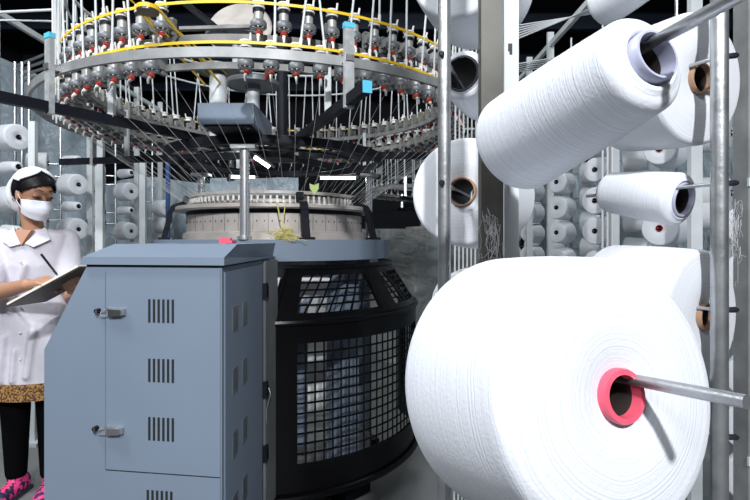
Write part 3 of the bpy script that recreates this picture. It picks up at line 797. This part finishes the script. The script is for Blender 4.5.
# ------------------------------------------------------------------ loose tubes
def straight(label, group, pts, r=.004):
    o = empty('yarn_guide_tube'); bpy.data.objects.remove(o)
    b = MB(); b.tube(pts, r, M['tubewhite'], 8); tag(b.build('yarn_tube'), label, 'tube', group)
rg = random.Random(9)
for i in range(6):
    straight('thin white yarn tube in the upper sloping bundle right of the strut', 'upper sloping tube bundle', [at(480, 50 - i * 4.5 + 4, 2.3 + .02 * i), at(600, 5 + i * 1.5, 2.9 + .03 * i)], .0038)
for i in range(5):
    straight('thin white yarn tube in the lower level bundle right of the strut', 'lower level tube bundle', [at(480, 70 + i * 2.2, 2.5 + .02 * i), at(566, 56 + i * 1.8, 2.9 + .03 * i)], .0034)
for i in range(6):
    straight('thin white upright yarn tube between the thin left pole and the dark post', 'upright tubes between pole and post', [V((at(454 + i * 4, 420, 2.1 + .05 * i).x, 2.1 + .05 * i, 0)), at(456 + i * 4.2, -80, 2.1 + .05 * i)], .0038)
for i in range(3):
    straight('white upright yarn tube rising above the long slim cone', 'upright tubes above the slim cone', [V((at(602 + i * 5, 250, 2.7).x, 2.7, 0)), at(603 + i * 5, -40, 2.7)], .006)
straight('white level tube near the top left corner, the upper of the two', None, [at(-40, 14, 2.9), at(60, 9.5, 2.9)], .008)
straight('white level tube near the top left corner, the lower of the two', None, [at(-40, 19.5, 3.0), at(66, 21.5, 3.0)], .006)
# grey frame at far left behind ring
e = empty('tube_frame', at(30, 240, 4.2) * V((1, 1, 0)) if False else V((-2.9, 4.2, 0))); tag(e, 'grey slanted tube frame behind the outer ring at the far left', 'frame')
for i in range(4):
    b = MB(); b.tube([at(16 + i * 2, 66 + i * 5, 4.2) - e.location, at(70, 44 + i * 8, 4.6) - e.location], .012, M['galv'], 8); b.build('frame_tube', e)
for px in (15, 22, 29):
    b = MB(); b.tube([at(px, 62, 4.2) - e.location, V((at(px, 62, 4.2).x + 2.9, 0, 0))], .012, M['galv'], 8); b.build('frame_tube', e)

# ------------------------------------------------------------------ the worker
def remesh(o, vox, sm=6):
    m = o.modifiers.new('r', 'REMESH'); m.mode = 'VOXEL'; m.voxel_size = vox; m.use_smooth_shade = True
    s = o.modifiers.new('s', 'SMOOTH'); s.iterations = sm; s.factor = .5
W = empty('person', (-1.63, 2.40, 0)); tag(W, 'person in white shirt, white cap and face mask writing in a notebook', 'person')
WO = W.location
def wl(p): return V(p) - WO
S = M['skin']
HC = V((-1.585, 2.33, 1.432))
ff = V((.86, -.46, -.24)).normalized(); rr = ff.cross(V((0, 0, 1))).normalized(); uu_ = rr.cross(ff)   # rr: her right?  
# rr = f x up -> points to viewer's left when facing camera => her right
def H(a, f, u): return wl(HC + rr * a + ff * f + uu_ * u)     # a toward her right
Hrot = Matrix((( rr.x, ff.x, uu_.x, 0), (rr.y, ff.y, uu_.y, 0), (rr.z, ff.z, uu_.z, 0), (0, 0, 0, 1)))
b = MB()
b.ell(H(0, -.012, .022), (.071, .088, .084), S, 28, Hrot)         # skull
b.ell(H(0, .018, -.030), (.060, .062, .075), S, 28, Hrot)         # face
b.ell(H(0, .040, -.082), (.030, .028, .024), S, 20, Hrot)         # chin
for s in (-1, 1):
    b.ell(H(.034 * s, .044, -.030), (.023, .020, .025), S, 16, Hrot)
    b.ell(H(.071 * s, -.004, -.008), (.007, .016, .027), S, 16, Hrot)
    b.ell(H(.029 * s, .069, .004), (.016, .011, .010), S, 16, Hrot)   # lids
b.capsule(H(0, .078, .004), H(0, .093, -.028), .007, .011, S)
b.capsule(wl((-1.625, 2.40, 1.20)), H(0, -.035, -.06), .047, .043, S)   # neck
sh_r = V((-1.785, 2.40, 1.215)); sh_l = V((-1.525, 2.46, 1.212))
el_r = V((-1.715, 2.20, .975)); el_l = V((-1.44, 2.38, .955))
wr_r = V((-1.435, 2.065, 1.035)); wr_l = V((-1.25, 2.14, 1.00))
b.ell(wl((-1.64, 2.41, 1.10)), (.13, .09, .15), S, 24); b.ell(wl((-1.64, 2.41, .88)), (.13, .10, .16), S, 24)
for s_, e_, w_ in ((sh_r, el_r, wr_r), (sh_l, el_l, wr_l)):
    b.capsule(wl(s_), wl(e_), .050, .039, S); mid = e_.lerp(w_, .35)
    b.capsule(wl(e_), wl(mid), .038, .038, S); b.capsule(wl(mid), wl(w_), .038, .025, S)
hips = [V((-1.705, 2.40, .84)), V((-1.555, 2.42, .84))]; knees = [V((-1.715, 2.385, .46)), V((-1.555, 2.40, .46))]; ank = [V((-1.722, 2.40, .09)), V((-1.562, 2.41, .09))]
for h, k_, a_ in zip(hips, knees, ank):
    b.capsule(wl(h), wl(k_), .080, .052, S); b.capsule(wl(k_), wl(a_), .050, .034, S)
# hands
def hand(w, fdir, pdir, curl, palm_l=.085, side=1, thumb=None):
    """w wrist, fdir finger direction, pdir palm normal (fingers curl toward it)"""
    fdir = V(fdir).normalized(); pdir = (V(pdir) - fdir * V(pdir).dot(fdir)).normalized(); sd = fdir.cross(pdir) * side
    for k in range(4):
        o = (k - 1.5) * .019
        b.capsule(wl(w + sd * o * .5), wl(w + fdir * palm_l + sd * o), .014, .0115, S, 12)
        Ls = [(.036, .024, .019), (.041, .027, .021), (.038, .025, .020), (.030, .019, .016)][k]
        p = w + fdir * palm_l + sd * o; d = fdir.copy(); ang_ = 0
        for L, c in zip(Ls, curl):
            ang_ += c; d = (fdir * math.cos(ang_) + pdir * math.sin(ang_)).normalized()
            q = p + d * L; b.capsule(wl(p), wl(q), .0088, .0080, S, 10); p = q
    t0 = w + fdir * .025 - sd * .024
    td = (fdir * .65 - sd * .45 + pdir * .6).normalized(); t1 = t0 + td * .040; td2 = (fdir * .9 + pdir * .35).normalized(); t2 = t1 + td2 * .032; t3 = t2 + td2 * .024
    b.capsule(wl(t0), wl(t1), .014, .0105, S, 10); b.capsule(wl(t1), wl(t2), .0100, .0092, S, 10); b.capsule(wl(t2), wl(t3), .0092, .008, S, 10)
hand(wr_r, (.82, -.12, .22), (.25, .25, -.9), (.5, .65, .4), .072, side=-1)
hand(wr_l, (.2, -.75, .15), (-.3, .1, .9), (.25, .4, .3), .075, side=1)
body = b.build('body', W); remesh(body, .0042, 4)
# shirt
b = MB(); C_ = M['shirt']
def loft(secs, m, seg=40):
    vs = []; fs = []
    for (c, rx, ry) in secs:
        for k in range(seg):
            a = 2 * math.pi * k / seg; vs.append(wl(c) + V((rx * math.cos(a), ry * math.sin(a), 0)))
    for i in range(len(secs) - 1):
        for k in range(seg): l = (k + 1) % seg; fs.append((i * seg + k, i * seg + l, (i + 1) * seg + l, (i + 1) * seg + k))
    fs += [tuple(range(seg))[::-1], tuple((len(secs) - 1) * seg + k for k in range(seg))]
    b.add(vs, fs, m)
loft([((-1.635, 2.41, .545), .205, .150), ((-1.635, 2.41, .70), .195, .145), ((-1.635, 2.41, .86), .182, .138), ((-1.64, 2.41, .99), .155, .125), ((-1.645, 2.405, 1.10), .162, .128),
      ((-1.645, 2.41, 1.19), .160, .115), ((-1.63, 2.415, 1.25), .138, .088), ((-1.628, 2.41, 1.272), .075, .066)], C_)
for s_, e_ in ((sh_r, el_r), (sh_l, el_l)):
    end = s_.lerp(e_, .86)
    b.capsule(wl(s_ + V((0, .0, -.006))), wl(s_.lerp(e_, .4)), .069, .064, C_)
    d = (e_ - s_).normalized(); q = d.to_track_quat('Z', 'Y').to_matrix().to_4x4()
    T = Matrix.Translation(wl(s_.lerp(e_, .25))) @ q; L = (end - s_).length * .72
    b.lathe([(.0001, 0), (.066, 0), (.067, L), (.0001, L)], C_, 24, T)
# soft folds
for (p, q_, r_) in (((-1.60, 2.285, 1.10), (-1.66, 2.275, .90), .018), ((-1.66, 2.275, .96), (-1.56, 2.29, .82), .016), ((-1.72, 2.30, 1.0), (-1.74, 2.29, .75), .016), ((-1.56, 2.28, .80), (-1.58, 2.27, .60), .018), ((-1.68, 2.265, .78), (-1.70, 2.265, .58), .018), ((-1.63, 2.262, .72), (-1.64, 2.262, .58), .014)):
    b.capsule(wl(p), wl(q_), r_, r_, C_, 10)
o = b.build('shirt', W); remesh(o, .006, 5)
b = MB(); loft([((-1.635, 2.41, .488), .214, .158), ((-1.635, 2.41, .565), .209, .155)], M['hem']); b.build('patterned_hem', W)
# collar flaps and placket
b = MB()
def flap(pts, m, th=.006):
    pts = [V(p) for p in pts]; n = (pts[1] - pts[0]).cross(pts[2] - pts[0]).normalized()
    if n.y > 0: n = -n
    b.prism([wl(p) for p in pts], (0, 0, 0), n * th, m)
flap([(-1.695, 2.35, 1.285), (-1.668, 2.315, 1.262), (-1.615, 2.285, 1.205), (-1.66, 2.280, 1.192), (-1.725, 2.312, 1.222)], M['shirt'])
flap([(-1.560, 2.36, 1.28), (-1.575, 2.325, 1.255), (-1.602, 2.287, 1.205), (-1.565, 2.283, 1.190), (-1.515, 2.325, 1.225)], M['shirt'])
b.build('collar', W)
b = MB()
for z in (1.12, 1.02, .92, .8, .68): b.ell(wl((-1.607, 2.262 + (.005 if z > .9 else .0), z)), (.006, .004, .006), M['white_pl'], 10)
b.build('button', W)['kind'] = 'stuff'
# skin patch under collar (neckline)
b = MB(); b.add([wl(p) for p in ((-1.655, 2.296, 1.262), (-1.59, 2.30, 1.258), (-1.612, 2.278, 1.195))], [(0, 1, 2)], M['skin']);
b.prism([wl(p) for p in ((-1.655, 2.30, 1.270), (-1.585, 2.304, 1.265), (-1.612, 2.279, 1.200))], (0, 0, 0), (0, .03, 0), M['skin']); nk = b.build('neckline', W)
# trousers, shoes
b = MB()
for h, k_, a_ in zip(hips, knees, ank):
    b.capsule(wl(h), wl(k_), .092, .064, M['trousers'], 24); b.capsule(wl(k_), wl(a_ + V((0, 0, .02))), .064, .046, M['trousers'], 24)
o = b.build('trousers', W); remesh(o, .008, 3)
for a_, dx in zip(ank, (.01, .03)):
    b = MB(); f0 = wl(a_ + V((0, .03, -.045))); f1 = wl(a_ + V((dx, -.12, -.058)))
    b.capsule(f0, f1, .043, .034, M['shoe'], 20); b.capsule(wl(a_ + V((0, 0, 0))), f0 + V((0, 0, .01)), .040, .042, M['shoe'], 20)
    o = b.build('shoe', W); remesh(o, .006, 3)
    k = MB(); k.prism([f0 + V((-.038, .035, -.045)), f0 + V((.038, .035, -.045)), f1 + V((.036, -.02, -.031)), f1 + V((.018, -.045, -.031)), f1 + V((-.018, -.045, -.031)), f1 + V((-.036, -.02, -.031))], (0, 0, 0), (0, 0, .018), M['sole']); k.build('sole', o)
    for i in range(4):
        k = MB(); c = f0.lerp(f1, .35 + i * .13) + V((0, 0, .042 - i * .002)); k.tube([c + V((-.02, 0, -.004)), c, c + V((.02, 0, -.004))], .003, M['pink'], 6); k.build('lace', o)
# hair, cap
def shell(fn, name, m, off, sub=(36, 26), parent=W, thick=.004):
    """ellipsoid shell around the skull in the head frame, where fn(theta,phi) is true"""
    b = MB(); n, k = sub; vs = []; idx = {}
    for i in range(k + 1):
        t = math.pi * i / k
        for j in range(n):
            p = 2 * math.pi * j / n
            vs.append(H((.071 + off) * math.sin(t) * math.sin(p), -.012 + (.088 + off) * math.sin(t) * math.cos(p), .022 + (.084 + off) * math.cos(t)))
    fs = []
    for i in range(k):
        for j in range(n):
            t = math.pi * (i + .5) / k; p = 2 * math.pi * (j + .5) / n
            if p > math.pi: p -= 2 * math.pi
            if fn(t, p): a = i * n + j; c = i * n + (j + 1) % n; fs.append((a, a + n, c + n, c))
    b.add(vs, fs, m); o = b.build(name, parent, angle=180)
    bpy.context.view_layer.update()
    import bmesh
    bm = bmesh.new(); bm.from_mesh(o.data); bmesh.ops.delete(bm, geom=[v for v in bm.verts if not v.link_faces], context='VERTS'); bm.to_mesh(o.data); bm.free()
    s = o.modifiers.new('t', 'SOLIDIFY'); s.thickness = thick; s.offset = 1
    return o
# p=0 is forward, +p her right
def hairline(p):  # max polar angle of hair
    ap = abs(p)
    if ap < 1.25: return 1.14 + .62 * (ap / 1.25) ** 2 + .08 * math.sin(p * 2 + .6)
    if ap < 1.75: return 1.62
    return 2.45
shell(lambda t, p: t < hairline(p), 'hair', M['hair'], .006, (72, 60), thick=.006)
shell(lambda t, p: (abs(p) > .0 and t < (.30 + .66 * abs(p) ** .9 if abs(p) < 1.3 else (1.22 if abs(p) < 1.85 else 2.15))), 'cap', M['cap'], .016, (72, 60), thick=.006)
b = MB(); b.ell(H(0, -.088, -.008), (.076, .060, .098), M['cap'], 28, Hrot); b.build('cap_back', W)
# mask
b = MB(); vs = []; fs = []; n = 28; k_ = 16
for j in range(k_ + 1):
    v = j / k_; u_z = -.012 - .098 * v
    for i in range(n + 1):
        a = R(-74) + R(148) * i / n
        wdt = .071 - .012 * v ** 2; dep = .084 + .014 * math.sin(math.pi * min(1, v * 1.15)) + .010 * math.exp(-(a / .35) ** 2) * (1 - v)
        dep -= .012 * v ** 3
        edge = 1 - .12 * (abs(a) / R(74)) ** 3
        vs.append(H(wdt * math.sin(a) * 1.02, -.002 + dep * math.cos(a) * 1.12, u_z * 1 + (.028 * (1 - v) * 0) + (-.045 + .0 - u_z) * .35 * (abs(a) / R(74)) ** 2 + .0015 * math.sin(v * 19) * math.cos(a)))
for j in range(k_):
    for i in range(n): a = j * (n + 1) + i; fs.append((a, a + 1, a + n + 2, a + n + 1))
b.add(vs, fs, M['mask']); mk = b.build('face_mask', W, angle=180); s = mk.modifiers.new('t', 'SOLIDIFY'); s.thickness = .002
for s in (-1, 1):
    k = MB(); k.tube([H(.064 * s, .022, -.030), H(.074 * s, .008, -.004), H(.076 * s, -.010, .010)], .0016, M['mask'], 6); k.tube([H(.060 * s, .022, -.065), H(.073 * s, .0, -.035), H(.074 * s, -.010, -.02)], .0016, M['mask'], 6); k.build('ear_loop', mk)
# brows and lashes
for s in (-1, 1):
    k = MB(); k.tube([H(.012 * s, .088, .030), H(.030 * s, .085, .035), H(.046 * s, .068, .030)], [.0022, .0028, .0012], M['eye'], 6); k.build('eyebrow', W)
    k = MB(); k.tube([H(.014 * s, .0845, .000), H(.026 * s, .0845, -.003), H(.038 * s, .077, -.001), H(.045 * s, .068, .003)], [.0015, .0030, .0026, .0014], M['eye'], 8); k.build('eye', W)
# notebook
nb = empty('notebook', (-1.33, 2.03, 1.0)); tag(nb, 'open notebook with pale pages held by the worker', 'notebook')
U_ = V((.87, 0, .47)).normalized(); V_ = V((.08, 1, -.02)).normalized(); Nn = U_.cross(V_).normalized()
cN = V((-1.275, 2.02, 1.038)) - nb.location
def nbp(u, v, w): return cN + U_ * u + V_ * v + Nn * w
def slab(u0, u1, v0, v1, w0, w1, m):
    b = MB(); b.prism([nbp(u0, v0, w0), nbp(u1, v0, w0), nbp(u1, v1, w0), nbp(u0, v1, w0)], (0, 0, 0), Nn * (w1 - w0), m); return b
slab(-.155, .165, -.10, .11, -.006, 0, M['cover']).build('cover', nb)
slab(-.150, -.003, -.096, .106, .0, .009, M['paper']).build('page_block', nb); slab(.003, .160, -.096, .106, .0, .009, M['paper']).build('page_block', nb)
b = MB(); b.tube([nbp(.12, .09, .012), nbp(.15, .10, .03), nbp(.175, .10, .025), nbp(.18, .09, .01)], .012, M['paper'], 10); b.build('curled_page', nb)
b = MB(); p0 = V(at(58, 276, 2.03)); p1 = V(at(41, 254, 2.0)); b.tube([p0, p0.lerp(p1, .1), p1], [.001, .0045, .0045], M['darkplastic'], 10)
tag(b.build('pen'), 'black pen in the right hand of the worker', 'pen')
# blue cap bottles etc: none

# ------------------------------------------------------------------ lights
def area(name, loc, target, size, power, col=(1, 1, 1), sy=None):
    l = bpy.data.lights.new(name, 'AREA'); l.energy = power; l.color = col; l.size = size
    if sy: l.shape = 'RECTANGLE'; l.size_y = sy
    o = link(name, l); o.location = loc; o.rotation_euler = (V(target) - V(loc)).to_track_quat('-Z', 'Y').to_euler()
    return o
area('flash_light', (.36, -2.1, 3.3), (-.2, 2.2, 1.2), .16, 165, (.96, .98, 1.0))
area('fill_light', (-2.6, .8, 4.4), (-2.0, 3.2, .6), 1.6, 130, (.92, .97, 1.0), .6)  # added unseen lamp that brightens the worker and the left creel
area('fill_light', (2.2, 3.4, 4.5), (1.9, 3.8, 0), 1.8, 40, (.93, .98, 1.0), .4)  # unseen overhead fill, put in as ambient for the right creel
area('fill_light', (-.6, 6.0, 4.6), (-.6, 5, 0), 2.0, 40, (.92, 1.0, .96), .5)  # unseen ambient lamp added above the back of the hall
area('fill_light', (-1.6, -1.5, 3.4), (-.6, 1.8, .8), 1.6, 62, (.94, .97, 1.0), .8)  # added front-left fill that lifts the machine, no fixture here
area('fill_light', (1.0, -2.2, 2.0), (.5, .8, 1.2), 1.6, 4, (.95, .98, 1.0), 1.2)  # weak fill added behind the camera to soften shadows on the near cones
w = bpy.data.worlds.new('world'); sc.world = w; w.use_nodes = True
w.node_tree.nodes['Background'].inputs[0].default_value = (.5, .58, .7, 1); w.node_tree.nodes['Background'].inputs[1].default_value = .06
sc.view_settings.view_transform = 'Standard'; sc.view_settings.look = 'None'; sc.view_settings.gamma = 1; sc.view_settings.exposure = .15
